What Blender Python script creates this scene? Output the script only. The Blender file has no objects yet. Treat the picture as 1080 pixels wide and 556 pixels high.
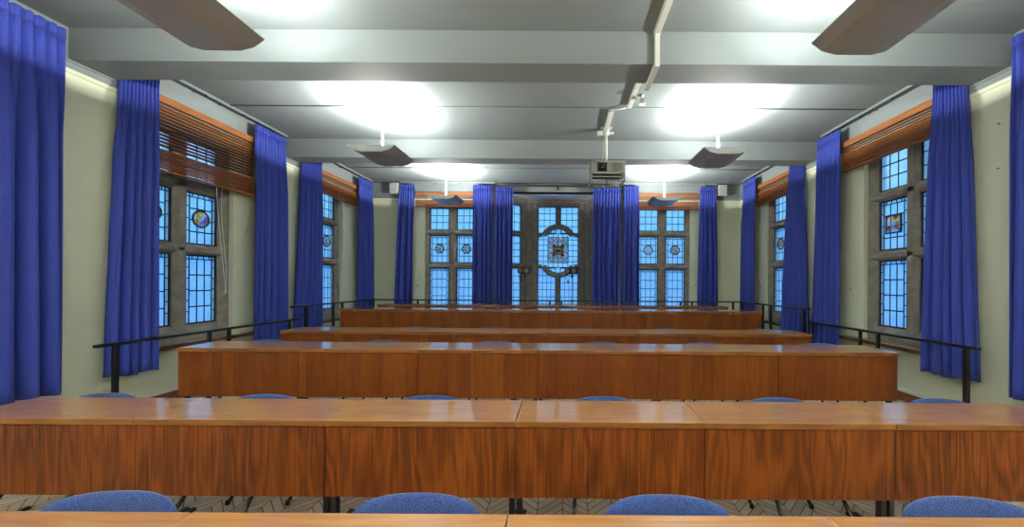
import bpy, bmesh, math, random
from mathutils import Vector, Matrix, Euler
PI = math.pi
SC = bpy.context.scene
COL = SC.collection
rnd = random.Random(7)

# ------------------------------------------------------------------ dimensions (metres; camera above x=0,y=0)
F = 385.0                       # focal length in pixels of the 1080 px wide frame
EYE = 1.536
XL, XR, YB, YF = -4.40, 3.97, 8.27, -4.6
ZC = 3.76                       # ceiling
ZBM = 3.47                      # underside of the beams
T2, T3 = 0.185, 0.37            # platform heights
Y2, Y3 = 3.22, 5.58             # platform fronts
WT = 0.20                       # wall thickness

# ------------------------------------------------------------------ materials
def new_mat(name):
    m = bpy.data.materials.new(name); m.use_nodes = True
    nt = m.node_tree; b = nt.nodes['Principled BSDF']
    return m, nt, b
def N(nt, t, **kw):
    n = nt.nodes.new(t)
    for k, v in kw.items():
        if k in n.inputs: n.inputs[k].default_value = v
        else: setattr(n, k, v)
    return n
def ramp(nt, stops):
    r = nt.nodes.new('ShaderNodeValToRGB'); e = r.color_ramp.elements
    while len(e) > len(stops): e.remove(e[-1])
    while len(e) < len(stops): e.new(0.5)
    for el, (p, c) in zip(e, stops): el.position = p; el.color = (*c, 1)
    return r
def simple(name, col, rough=0.5, metal=0.0, var=0.0, scale=6.0, bump=0.0, coat=0.0):
    m, nt, b = new_mat(name)
    b.inputs['Base Color'].default_value = (*col, 1)
    b.inputs['Roughness'].default_value = rough; b.inputs['Metallic'].default_value = metal
    if coat: b.inputs['Coat Weight'].default_value = coat
    if var or bump:
        tc = N(nt, 'ShaderNodeTexCoord'); no = N(nt, 'ShaderNodeTexNoise', Scale=scale, Detail=5.0)
        nt.links.new(tc.outputs['Object'], no.inputs['Vector'])
        if var:
            r = ramp(nt, [(0.3, tuple(c*(1-var) for c in col)), (0.7, tuple(min(1, c*(1+var)) for c in col))])
            nt.links.new(no.outputs['Fac'], r.inputs['Fac']); nt.links.new(r.outputs['Color'], b.inputs['Base Color'])
        if bump:
            bp = N(nt, 'ShaderNodeBump', Strength=bump, Distance=0.01)
            nt.links.new(no.outputs['Fac'], bp.inputs['Height']); nt.links.new(bp.outputs['Normal'], b.inputs['Normal'])
    return m

def wood(name, cols, axis, rough=0.3, coat=0.4, strips=0.0, fine=60.0, figure=0.5, spread=0.25):
    """axis: 'X' or 'Z' grain direction in the object's own coordinates; each object gets its own offset"""
    m, nt, b = new_mat(name); L = nt.links
    tc = N(nt, 'ShaderNodeTexCoord'); oi = N(nt, 'ShaderNodeObjectInfo')
    mul = N(nt, 'ShaderNodeMath', operation='MULTIPLY'); mul.inputs[1].default_value = 37.0
    L.new(oi.outputs['Random'], mul.inputs[0])
    add = N(nt, 'ShaderNodeVectorMath', operation='ADD')
    L.new(tc.outputs['Object'], add.inputs[0])
    cmb = N(nt, 'ShaderNodeCombineXYZ')
    for i in range(3): L.new(mul.outputs[0], cmb.inputs[i])
    L.new(cmb.outputs[0], add.inputs[1])
    # fine pores
    mp = N(nt, 'ShaderNodeMapping'); s = [1.0, 1.0, 1.0]
    long_, cross = 2.2, fine
    mp.inputs['Scale'].default_value = (long_, cross, cross) if axis == 'X' else (cross, cross, long_)
    L.new(add.outputs[0], mp.inputs['Vector'])
    n1 = N(nt, 'ShaderNodeTexNoise', Scale=1.0, Detail=6.0, Roughness=0.65)
    L.new(mp.outputs[0], n1.inputs['Vector'])
    # cathedral figure
    mp2 = N(nt, 'ShaderNodeMapping')
    mp2.inputs['Scale'].default_value = (0.7, 5.0, 5.0) if axis == 'X' else (5.0, 5.0, 0.7)
    L.new(add.outputs[0], mp2.inputs['Vector'])
    n2 = N(nt, 'ShaderNodeTexNoise', Scale=1.0, Detail=2.0, Roughness=0.5)
    L.new(mp2.outputs[0], n2.inputs['Vector'])
    sn = N(nt, 'ShaderNodeMath', operation='MULTIPLY'); sn.inputs[1].default_value = 60.0
    L.new(n2.outputs['Fac'], sn.inputs[0])
    sn2 = N(nt, 'ShaderNodeMath', operation='SINE'); L.new(sn.outputs[0], sn2.inputs[0])
    mr = N(nt, 'ShaderNodeMapRange'); mr.inputs['From Min'].default_value = -1
    L.new(sn2.outputs[0], mr.inputs['Value'])
    mx = N(nt, 'ShaderNodeMix', data_type='FLOAT'); mx.inputs['Factor'].default_value = figure*0.5
    L.new(n1.outputs['Fac'], mx.inputs[2]); L.new(mr.outputs[0], mx.inputs[3])
    val = mx.outputs[0]
    # broad tone
    n3 = N(nt, 'ShaderNodeTexNoise', Scale=2.3, Detail=2.0); L.new(add.outputs[0], n3.inputs['Vector'])
    mx2 = N(nt, 'ShaderNodeMix', data_type='FLOAT'); mx2.inputs['Factor'].default_value = 0.25
    L.new(val, mx2.inputs[2]); L.new(n3.outputs['Fac'], mx2.inputs[3]); val = mx2.outputs[0]
    if strips:
        sx = N(nt, 'ShaderNodeSeparateXYZ'); L.new(add.outputs[0], sx.inputs[0])
        d = N(nt, 'ShaderNodeMath', operation='MULTIPLY'); d.inputs[1].default_value = 10.0
        L.new(sx.outputs[0], d.inputs[0])
        fl = N(nt, 'ShaderNodeMath', operation='FLOOR'); L.new(d.outputs[0], fl.inputs[0])
        wn = N(nt, 'ShaderNodeTexWhiteNoise', noise_dimensions='1D'); L.new(fl.outputs[0], wn.inputs['W'])
        mx3 = N(nt, 'ShaderNodeMix', data_type='FLOAT'); mx3.inputs['Factor'].default_value = strips
        L.new(val, mx3.inputs[2]); L.new(wn.outputs['Value'], mx3.inputs[3]); val = mx3.outputs[0]
    k = len(cols); lo, hi = 0.5-spread, 0.5+spread
    r = ramp(nt, [(lo+(hi-lo)*i/(k-1), c) for i, c in enumerate(cols)])
    L.new(val, r.inputs['Fac']); L.new(r.outputs['Color'], b.inputs['Base Color'])
    b.inputs['Roughness'].default_value = rough
    if rough >= 0.5: b.inputs['Specular IOR Level'].default_value = 0.25
    b.inputs['Coat Weight'].default_value = coat; b.inputs['Coat Roughness'].default_value = 0.10
    bp = N(nt, 'ShaderNodeBump', Strength=0.12, Distance=0.002)
    L.new(n1.outputs['Fac'], bp.inputs['Height']); L.new(bp.outputs['Normal'], b.inputs['Normal'])
    return m

def fabric(name, c1, c2, scale, rough=0.9, sheen=0.3):
    m, nt, b = new_mat(name); L = nt.links
    tc = N(nt, 'ShaderNodeTexCoord'); v = N(nt, 'ShaderNodeTexVoronoi', Scale=scale)
    L.new(tc.outputs['Object'], v.inputs['Vector'])
    r = ramp(nt, [(0.15, c1), (0.6, c2)]); L.new(v.outputs['Distance'], r.inputs['Fac'])
    L.new(r.outputs['Color'], b.inputs['Base Color']); b.inputs['Roughness'].default_value = rough
    b.inputs['Sheen Weight'].default_value = sheen
    bp = N(nt, 'ShaderNodeBump', Strength=0.4, Distance=0.002)
    L.new(v.outputs['Distance'], bp.inputs['Height']); L.new(bp.outputs['Normal'], b.inputs['Normal'])
    return m

def curtain_mat():
    m, nt, b = new_mat('blue_curtain_cloth'); L = nt.links
    tc = N(nt, 'ShaderNodeTexCoord'); mp = N(nt, 'ShaderNodeMapping'); mp.inputs['Scale'].default_value = (400, 400, 60)
    L.new(tc.outputs['Object'], mp.inputs['Vector'])
    n = N(nt, 'ShaderNodeTexNoise', Scale=1.0, Detail=3.0); L.new(mp.outputs[0], n.inputs['Vector'])
    r = ramp(nt, [(0.3, (0.019, 0.036, 0.255)), (0.7, (0.035, 0.061, 0.40))])
    L.new(n.outputs['Fac'], r.inputs['Fac']); L.new(r.outputs['Color'], b.inputs['Base Color'])
    b.inputs['Roughness'].default_value = 0.8; b.inputs['Sheen Weight'].default_value = 0.08
    b.inputs['Sheen Tint'].default_value = (0.5, 0.55, 1, 1)
    bp = N(nt, 'ShaderNodeBump', Strength=0.15, Distance=0.002)
    L.new(n.outputs['Fac'], bp.inputs['Height']); L.new(bp.outputs['Normal'], b.inputs['Normal'])
    return m

def glass_mat():
    m = bpy.data.materials.new('obscured_leaded_glass'); m.use_nodes = True
    nt = m.node_tree; nt.nodes.clear(); L = nt.links
    out = N(nt, 'ShaderNodeOutputMaterial')
    tr = N(nt, 'ShaderNodeBsdfTransparent'); gl = N(nt, 'ShaderNodeBsdfGlossy', Roughness=0.12)
    tc = N(nt, 'ShaderNodeTexCoord')
    n = N(nt, 'ShaderNodeTexNoise', Scale=7.0, Detail=6.0, Roughness=0.7); L.new(tc.outputs['Object'], n.inputs['Vector'])
    r = ramp(nt, [(0.3, (0.66, 0.78, 0.95)), (0.52, (0.88, 0.93, 1.0)), (0.75, (1, 1, 1))])
    L.new(n.outputs['Fac'], r.inputs['Fac']); L.new(r.outputs['Color'], tr.inputs['Color'])
    tl = N(nt, 'ShaderNodeBsdfTranslucent'); L.new(r.outputs['Color'], tl.inputs['Color'])
    mt_ = N(nt, 'ShaderNodeMixShader'); mt_.inputs[0].default_value = 0.6
    L.new(tr.outputs[0], mt_.inputs[1]); L.new(tl.outputs[0], mt_.inputs[2])
    fr = N(nt, 'ShaderNodeFresnel', IOR=1.35)
    bp = N(nt, 'ShaderNodeBump', Strength=0.3, Distance=0.004)
    n2 = N(nt, 'ShaderNodeTexNoise', Scale=60.0); L.new(tc.outputs['Object'], n2.inputs['Vector'])
    L.new(n2.outputs['Fac'], bp.inputs['Height']); L.new(bp.outputs['Normal'], gl.inputs['Normal'])
    mx = N(nt, 'ShaderNodeMixShader')
    L.new(fr.outputs[0], mx.inputs[0]); L.new(mt_.outputs[0], mx.inputs[1]); L.new(gl.outputs[0], mx.inputs[2])
    L.new(mx.outputs[0], out.inputs[0])
    return m

def stained(name, stops, scale=40.0, randomness=1.0):
    m = bpy.data.materials.new(name); m.use_nodes = True
    nt = m.node_tree; nt.nodes.clear(); L = nt.links
    out = N(nt, 'ShaderNodeOutputMaterial'); tr = N(nt, 'ShaderNodeBsdfTransparent')
    df = N(nt, 'ShaderNodeBsdfDiffuse')
    tc = N(nt, 'ShaderNodeTexCoord'); v = N(nt, 'ShaderNodeTexVoronoi', Scale=scale, Randomness=randomness)
    L.new(tc.outputs['Object'], v.inputs['Vector'])
    sx = N(nt, 'ShaderNodeSeparateColor'); L.new(v.outputs['Color'], sx.inputs[0])
    r = ramp(nt, stops); r.color_ramp.interpolation = 'CONSTANT'   # light passes both faces
    L.new(sx.outputs[0], r.inputs['Fac'])
    L.new(r.outputs['Color'], tr.inputs['Color']); L.new(r.outputs['Color'], df.inputs['Color'])
    mx = N(nt, 'ShaderNodeMixShader'); mx.inputs[0].default_value = 0.5
    L.new(tr.outputs[0], mx.inputs[1]); L.new(df.outputs[0], mx.inputs[2]); L.new(mx.outputs[0], out.inputs[0])
    return m

def parquet():
    m, nt, b = new_mat('herringbone_parquet'); L = nt.links
    def mt(op, a, bb=None):
        n = N(nt, 'ShaderNodeMath', operation=op)
        for i, q in enumerate((a, bb)):
            if q is None: continue
            if isinstance(q, (int, float)): n.inputs[i].default_value = q
            else: L.new(q, n.inputs[i])
        return n.outputs[0]
    tc = N(nt, 'ShaderNodeTexCoord'); sx = N(nt, 'ShaderNodeSeparateXYZ'); L.new(tc.outputs['Object'], sx.inputs[0])
    w, p = 0.17, 0.075
    u = mt('DIVIDE', sx.outputs[0], w); cell = mt('FLOOR', u)
    pp = mt('PINGPONG', sx.outputs[0], w)
    v = mt('DIVIDE', mt('ADD', sx.outputs[1], pp), p); row = mt('FLOOR', v)
    cmb = N(nt, 'ShaderNodeCombineXYZ'); L.new(cell, cmb.inputs[0]); L.new(row, cmb.inputs[1])
    wn = N(nt, 'ShaderNodeTexWhiteNoise', noise_dimensions='2D'); L.new(cmb.outputs[0], wn.inputs['Vector'])
    r = ramp(nt, [(0, (0.52, 0.40, 0.28)), (0.5, (0.64, 0.52, 0.39)), (1, (0.74, 0.62, 0.50))])
    L.new(wn.outputs['Value'], r.inputs['Fac'])
    fu = mt('FRACT', u); fv = mt('FRACT', v)
    eu = mt('MINIMUM', fu, mt('SUBTRACT', 1.0, fu)); ev = mt('MINIMUM', fv, mt('SUBTRACT', 1.0, fv))
    gap = mt('MINIMUM', mt('MULTIPLY', eu, w), mt('MULTIPLY', ev, p*0.7))
    k = mt('GREATER_THAN', gap, 0.0028)
    mx = N(nt, 'ShaderNodeMix', data_type='RGBA'); L.new(k, mx.inputs[0])
    mx.inputs[6].default_value = (0.10, 0.06, 0.035, 1); L.new(r.outputs['Color'], mx.inputs[7])
    L.new(mx.outputs[2], b.inputs['Base Color']); b.inputs['Roughness'].default_value = 0.4
    return m

M = {}
M['wall'] = simple('cream_wall_paint', (0.76, 0.79, 0.61), 0.6, var=0.05, scale=1.5, bump=0.03)
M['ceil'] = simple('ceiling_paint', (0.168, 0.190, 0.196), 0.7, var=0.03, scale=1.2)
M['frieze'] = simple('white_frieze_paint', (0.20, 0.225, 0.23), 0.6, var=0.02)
M['white'] = simple('white_gloss_paint', (0.78, 0.78, 0.75), 0.4)
M['stone'] = simple('window_stone', (0.23, 0.205, 0.17), 0.85, var=0.22, scale=9.0, bump=0.4)
M['lead'] = simple('lead_came', (0.012, 0.016, 0.03), 0.5)
M['iron'] = simple('black_painted_steel', (0.010, 0.010, 0.011), 0.35)
M['plastic'] = simple('black_plastic', (0.012, 0.012, 0.014), 0.4)
M['brown_skirt'] = wood('brown_varnished_skirting', [(0.10, 0.025, 0.008), (0.20, 0.06, 0.02), (0.28, 0.09, 0.03)], 'X')
M['ledge'] = wood('dark_varnished_ledge', [(0.06, 0.03, 0.016), (0.12, 0.06, 0.03), (0.18, 0.10, 0.055)], 'X', rough=0.2, coat=0.9)
M['ledge_top'] = wood('reflection_paled_ledge', [(0.28, 0.20, 0.15), (0.40, 0.31, 0.24), (0.48, 0.39, 0.31)], 'X', rough=0.2, coat=0.8)  # brown lightened to paint in the window's reflection on the varnish
M['top'] = wood('golden_oak_top', [(0.42, 0.155, 0.036), (0.60, 0.265, 0.082), (0.72, 0.36, 0.125)], 'X', rough=0.32, coat=1.0, fine=45, figure=0.3)
M['lip'] = wood('oak_edge_lipping', [(0.14, 0.045, 0.006), (0.23, 0.08, 0.012), (0.30, 0.115, 0.02)], 'X', rough=0.45, coat=0.1)
M['panel'] = wood('dark_oak_panel', [(0.028, 0.005, 0.001), (0.155, 0.035, 0.003), (0.28, 0.077, 0.008)], 'Z', rough=0.5, coat=0.06, fine=150, figure=0.30, spread=0.19)
M['panel2'] = wood('strip_veneer_panel', [(0.09, 0.017, 0.0015), (0.165, 0.040, 0.0035), (0.24, 0.068, 0.007)], 'Z', rough=0.5, coat=0.06, fine=70, figure=0.25, strips=0.2)
M['slat'] = wood('orange_blind_wood', [(0.20, 0.056, 0.015), (0.31, 0.10, 0.028), (0.40, 0.14, 0.042)], 'X', rough=0.6, coat=0.0)
M['pelmet'] = wood('pale_orange_wood', [(0.20, 0.065, 0.018), (0.27, 0.095, 0.028), (0.34, 0.13, 0.045)], 'X', rough=0.6, coat=0.0)
M['curtain'] = curtain_mat()
M['chair'] = fabric('blue_chair_fabric', (0.055, 0.125, 0.40), (0.019, 0.046, 0.18), 190.0)
M['glass'] = glass_mat()
M['parquet'] = parquet()
M['pan'] = simple('brown_grey_lamp_pan', (0.33, 0.335, 0.37), 0.3)
M['panend'] = simple('pale_lamp_end', (0.66, 0.69, 0.69), 0.45)
M['cream'] = simple('cream_plastic', (0.46, 0.47, 0.42), 0.5)
M['grille'] = simple('grey_vent_plastic', (0.36, 0.375, 0.36), 0.5)
M['cord'] = simple('white_cord', (0.75, 0.75, 0.72), 0.7)
M['lens'] = simple('dark_lens_glass', (0.004, 0.004, 0.006), 0.05, coat=1.0)
M['tan'] = simple('pale_lens_rim', (0.32, 0.29, 0.20), 0.4)
M['brass'] = simple('dark_bronze_rod', (0.010, 0.008, 0.006), 0.8)
M['clear'] = stained('pale_glass', [(0, (0.75, 0.85, 0.95)), (0.5, (0.9, 0.95, 1.0))], 30)
M['round_a'] = stained('painted_roundel_bright', [(0, (0.75, 0.82, 0.95)), (0.35, (0.85, 0.5, 0.08)), (0.55, (0.15, 0.3, 0.9)), (0.75, (0.85, 0.9, 0.95)), (0.9, (0.75, 0.08, 0.06))], 17)
M['round_b'] = stained('painted_roundel_grey', [(0, (0.35, 0.42, 0.5)), (0.3, (0.7, 0.75, 0.8)), (0.6, (0.2, 0.24, 0.3)), (0.8, (0.8, 0.78, 0.6))], 38)
M['round_c'] = stained('painted_roundel_warm', [(0, (0.75, 0.62, 0.5)), (0.4, (0.55, 0.25, 0.18)), (0.65, (0.85, 0.85, 0.9)), (0.85, (0.3, 0.3, 0.45))], 30)
M['mosaic'] = stained('mosaic_glass', [(0, (0.42, 0.48, 0.58)), (0.22, (0.95, 0.95, 0.92)), (0.6, (0.55, 0.42, 0.20)), (0.72, (0.90, 0.90, 0.90)), (0.86, (0.26, 0.30, 0.40)), (0.94, (0.85, 0.70, 0.25))], 42)
def tint(name, c): return stained(name, [(0, c), (0.5, tuple(x*0.85 for x in c))], 60)
M['red'] = tint('red_glass', (0.85, 0.03, 0.03)); M['whiteglass'] = tint('white_glass', (0.95, 0.97, 0.95))
M['navy'] = tint('navy_glass', (0.03, 0.05, 0.16)); M['gold'] = tint('gold_glass', (0.85, 0.6, 0.15))
lm, lnt, lb = new_mat('glowing_lamp_tube')
lb.inputs['Emission Color'].default_value = (1, 0.98, 0.86, 1); lb.inputs['Emission Strength'].default_value = 6.0
M['glow'] = lm

# ------------------------------------------------------------------ mesh helpers
def box(bm, x0, x1, y0, y1, z0, z1, bev=0.0):
    vs = [bm.verts.new(p) for p in ((x0,y0,z0),(x1,y0,z0),(x1,y1,z0),(x0,y1,z0),(x0,y0,z1),(x1,y0,z1),(x1,y1,z1),(x0,y1,z1))]
    fs = [bm.faces.new([vs[i] for i in f]) for f in ((3,2,1,0),(4,5,6,7),(0,1,5,4),(1,2,6,5),(2,3,7,6),(3,0,4,7))]
    if bev:
        es = list({e for f in fs for e in f.edges})
        bmesh.ops.bevel(bm, geom=es, offset=bev, segments=2, affect='EDGES', profile=0.6)
    return vs
def prism(bm, prof, axis, a, b):
    """prof: closed list of 2-D points; extruded along axis 'X','Y','Z' from a to b"""
    def P(p, t):
        return {'X': (t, p[0], p[1]), 'Y': (p[0], t, p[1]), 'Z': (p[0], p[1], t)}[axis]
    A = [bm.verts.new(P(p, a)) for p in prof]; B = [bm.verts.new(P(p, b)) for p in prof]
    n = len(prof)
    for i in range(n): bm.faces.new((A[i], A[(i+1) % n], B[(i+1) % n], B[i]))
    bm.faces.new(A[::-1]); bm.faces.new(B)
def tube(bm, pts, r, n=8, caps=True):
    pts = [Vector(p) for p in pts]; rings = []
    rr = r if isinstance(r, (list, tuple)) else [r]*len(pts)
    prev = None
    for i, p in enumerate(pts):
        t = (pts[min(i+1, len(pts)-1)] - pts[max(i-1, 0)]).normalized()
        if prev is None: u = t.orthogonal().normalized()
        else: u = (prev - t*prev.dot(t)).normalized()
        prev = u; v = t.cross(u)
        rings.append([bm.verts.new(p + (u*math.cos(2*PI*k/n) + v*math.sin(2*PI*k/n))*rr[i]) for k in range(n)])
    for a, b in zip(rings, rings[1:]):
        for k in range(n):
            f = bm.faces.new((a[k], a[(k+1) % n], b[(k+1) % n], b[k])); f.smooth = True
    if caps: bm.faces.new(rings[0][::-1]); bm.faces.new(rings[-1])
def bez(p0, p1, p2, p3, n=8):
    p0, p1, p2, p3 = map(Vector, (p0, p1, p2, p3)); o = []
    for i in range(n+1):
        t = i/n; s = 1-t
        o.append(p0*s**3 + p1*3*s*s*t + p2*3*s*t*t + p3*t**3)
    return o
def lathe(bm, prof, c=(0,0,0), n=24, axis='Z'):
    rings = []
    for r, h in prof:
        ring = []
        for k in range(n):
            a = 2*PI*k/n; x, y = r*math.cos(a), r*math.sin(a)
            q = {'Z': (x, y, h), 'Y': (x, h, y), 'X': (h, x, y)}[axis]
            ring.append(bm.verts.new((c[0]+q[0], c[1]+q[1], c[2]+q[2])))
        rings.append(ring)
    for a, b in zip(rings, rings[1:]):
        for k in range(n):
            f = bm.faces.new((a[k], a[(k+1) % n], b[(k+1) % n], b[k])); f.smooth = True
    bm.faces.new(rings[0][::-1]); bm.faces.new(rings[-1])
SHEETS = ('glass', 'round_a', 'round_b', 'round_c', 'clear')     # single sheets keep their room-side normals
def obj(name, bm, mat, parent=None, loc=None, rotz=0.0):
    if mat not in SHEETS: bmesh.ops.recalc_face_normals(bm, faces=bm.faces[:])
    me = bpy.data.meshes.new(name); bm.to_mesh(me); bm.free()
    o = bpy.data.objects.new(name, me); COL.objects.link(o)
    mats = mat if isinstance(mat, (list, tuple)) else [mat]
    for m in mats: me.materials.append(M[m] if isinstance(m, str) else m)
    if parent: o.parent = parent
    if loc is not None: o.location = loc
    if rotz: o.rotation_euler = (0, 0, rotz)
    return o
def B(): return bmesh.new()
def empty(name, loc=(0,0,0), rotz=0.0, label=None, cat=None, group=None, kind=None):
    o = bpy.data.objects.new(name, None); COL.objects.link(o)
    o.empty_display_size = 0.1
    o.location = loc; o.rotation_euler = (0, 0, rotz)
    return tag(o, label, cat, group, kind)
def tag(o, label=None, cat=None, group=None, kind=None):
    if label: o['label'] = label
    if cat: o['category'] = cat
    if group: o['group'] = group
    if kind: o['kind'] = kind
    return o
def struct(o, label, cat): return tag(o, label, cat, kind='structure')
def dup(root, loc, rotz, label, group):
    r = root.copy(); COL.objects.link(r); r.location = loc; r.rotation_euler = (0, 0, rotz)
    r['label'] = label; r['group'] = group
    for ch in list(root.children):
        c = ch.copy(); COL.objects.link(c); c.parent = r
        for g in list(ch.children):
            d = g.copy(); COL.objects.link(d); d.parent = c
    return r

# ------------------------------------------------------------------ room shell
WIN_Z0, WIN_Z1 = 0.83, 3.29
WHS, WHB = 0.59, 0.62                    # half widths of the side and the back windows
WY = {'left': (4.26, 6.655), 'right': (4.255, 6.62)}
WX = (-2.557, 2.234)                     # back windows
BAYC, BAYW = -0.157, 1.503               # bay opening centre / half width
BAYD = 0.75; BAYH = 0.76                 # bay depth, half width of its front
ZBAY = 3.58

def wall_pieces(bm, mk, lo, hi, z0, z1, holes):
    """mk(bm,a,b,za,zb) adds one block along the wall; holes: (a,b,za,zb)"""
    cuts = sorted(holes); a = lo
    for (h0, h1, hz0, hz1) in cuts:
        if h0 > a: mk(bm, a, h0, z0, z1)
        if hz0 > z0: mk(bm, h0, h1, z0, hz0)
        if hz1 < z1: mk(bm, h0, h1, hz1, z1)
        a = h1
    if a < hi: mk(bm, a, hi, z0, z1)

PR = 3.36                                 # picture rail
for side in ('left', 'right'):
    x0, x1 = (XL-WT, XL) if side == 'left' else (XR, XR+WT)
    bm = B()
    mk = lambda b_, a, c, za, zb: box(b_, x0, x1, a, c, za, zb)
    wall_pieces(bm, mk, YF-WT, YB+WT, 0.0, ZC, [(y-WHS, y+WHS, WIN_Z0, WIN_Z1) for y in WY[side]])
    w = struct(obj('wall_'+side, bm, 'wall'), 'cream painted %s side wall with stone windows' % side, 'wall')
    # frieze band above the picture rail, cornice, picture rail
    s = 1 if side == 'left' else -1
    xw = XL if side == 'left' else XR
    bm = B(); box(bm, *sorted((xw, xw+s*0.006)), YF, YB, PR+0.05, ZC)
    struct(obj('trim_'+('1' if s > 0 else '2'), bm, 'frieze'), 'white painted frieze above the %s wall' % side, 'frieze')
    bm = B()
    prof = [(xw, PR), (xw+s*0.014, PR+0.004), (xw+s*0.022, PR+0.02), (xw+s*0.016, PR+0.034), (xw+s*0.024, PR+0.05), (xw, PR+0.056)]
    for a, c in ((YF, Y2+0.05),):
        prism(bm, prof, 'Y', YF, YB)
    struct(obj('trim_'+('3' if s > 0 else '4'), bm, 'wall'), 'cream picture rail moulding along the %s wall' % side, 'picture rail')
    bm = B()
    zt = ZBM
    prof = [(xw+s*0.006, zt-0.075), (xw+s*0.022, zt-0.07), (xw+s*0.03, zt-0.045), (xw+s*0.03, zt-0.02), (xw+s*0.042, zt-0.012), (xw+s*0.042, zt), (xw+s*0.006, zt)]
    prism(bm, prof, 'Y', YF, YB)
    struct(obj('trim_'+('5' if s > 0 else '6'), bm, 'frieze'), 'white cornice moulding along the %s wall' % side, 'cornice')
    # brown skirting following the platform levels with a pale trunking on top
    bm = B(); bw = B()
    for a, c, z in ((YF, Y2, 0.0), (Y2, Y3, T2), (Y3, YB, T3)):
        box(bm, *sorted((xw, xw+s*0.022)), a, c, z, z+0.105, 0.002)
        box(bw, *sorted((xw, xw+s*0.030)), a, c, z+0.105, z+0.135, 0.003)
    struct(obj('baseboard_'+side, bm, 'brown_skirt'), 'brown varnished skirting along the %s wall' % side, 'skirting')
    struct(obj('trim_'+('7' if s > 0 else '8'), bw, 'white'), 'white cable trunking above the %s skirting' % side, 'trunking')

bm = B()
mkb = lambda b_, a, c, za, zb: box(b_, a, c, YB, YB+WT, za, zb)
wall_pieces(bm, mkb, XL, XR, 0.0, ZC, [(WX[0]-WHB, WX[0]+WHB, WIN_Z0, WIN_Z1), (BAYC-BAYW, BAYC+BAYW, 0.0, ZBAY), (WX[1]-WHB, WX[1]+WHB, WIN_Z0, WIN_Z1)])
struct(obj('wall_back', bm, 'wall'), 'cream painted back wall with central bay', 'wall')
bm = B(); box(bm, XL, XR, YF-WT, YF, 0, ZC)  # wall behind the camera, whitened to throw light back into the room
struct(obj('wall_front', bm, 'white'), 'unseen wall at the front of the room, made white to bounce light', 'wall')
bm = B()
for a, c in ((XL, BAYC-BAYW), (BAYC+BAYW, XR)):
    box(bm, a, c, YB-0.006, YB, PR+0.05, ZC)
box(bm, BAYC-BAYW, BAYC+BAYW, YB-0.006, YB, ZBAY, ZC)
struct(obj('trim_9', bm, 'frieze'), 'white painted frieze along the back wall', 'frieze')
bm = B()
for a, c in ((XL, BAYC-BAYW), (BAYC+BAYW, XR)):
    prism(bm, [(YB, PR), (YB-0.014, PR+0.004), (YB-0.022, PR+0.02), (YB-0.016, PR+0.034), (YB-0.024, PR+0.05), (YB, PR+0.056)], 'X', a, c)
struct(obj('trim_10', bm, 'wall'), 'cream picture rail moulding on the back wall', 'picture rail')
bm = B()
for a, c in ((XL, BAYC-BAYW), (BAYC+BAYW, XR)):
    box(bm, a, c, YB-0.022, YB, T3, T3+0.105, 0.002)
struct(obj('baseboard_back', bm, 'brown_skirt'), 'brown skirting along the back wall', 'skirting')

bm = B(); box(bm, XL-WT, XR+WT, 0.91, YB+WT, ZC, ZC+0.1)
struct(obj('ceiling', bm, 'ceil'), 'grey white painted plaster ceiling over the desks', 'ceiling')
bm = B(); box(bm, XL-WT, XR+WT, YF-WT, 0.91, ZC, ZC+0.1)  # unseen bay split off and made white to bounce light onto the desks
struct(obj('ceiling', bm, 'white'), 'unseen ceiling bay over the front of the room, made white to bounce light', 'ceiling')
for i, (a, c) in enumerate(((3.225, 3.535), (5.705, 5.985), (0.755, 1.065))):
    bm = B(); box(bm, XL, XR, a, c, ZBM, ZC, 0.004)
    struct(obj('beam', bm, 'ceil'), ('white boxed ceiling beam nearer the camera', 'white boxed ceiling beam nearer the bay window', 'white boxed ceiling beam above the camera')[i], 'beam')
bm = B(); box(bm, XL-WT, XR+WT, YF-WT, YB+1.3, -0.2, 0.0)
struct(obj('floor', bm, 'parquet'), 'herringbone parquet floor at the lowest level', 'floor')
bm = B(); box(bm, XL, XR, Y2, Y3, 0.0, T2)
struct(obj('floor', bm, 'parquet'), 'middle raised floor platform of parquet', 'floor')
bm = B(); box(bm, XL, XR, Y3, YB, 0.0, T3); box(bm, BAYC-BAYW, BAYC+BAYW, YB, YB+0.79, 0.0, T3)
struct(obj('floor', bm, 'parquet'), 'highest raised floor platform at the back', 'floor')
for i, (y, z0, z1) in enumerate(((Y2, 0.0, T2), (Y3, T2, T3))):
    bm = B(); box(bm, XL, XR, y-0.016, y, z0, z1-0.03); box(bm, XL, XR, y-0.03, y, z1-0.03, z1, 0.006)
    struct(obj('trim_%d' % (11+i), bm, 'brown_skirt'), ('brown wooden riser of the middle platform', 'brown wooden riser of the highest platform')[i], 'riser')

# conduits across the ceiling at each pair of lamps
for i, y in enumerate((4.63, 7.11)):
    bm = B(); tube(bm, [(XL, y, ZC-0.006), (XR, y, ZC-0.006)], 0.007, 8)
    struct(obj('trim_%d' % (13+i), bm, 'ceil'), ('thin conduit across the ceiling between the beams', 'thin conduit across the ceiling by the back wall')[i], 'conduit')

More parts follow.
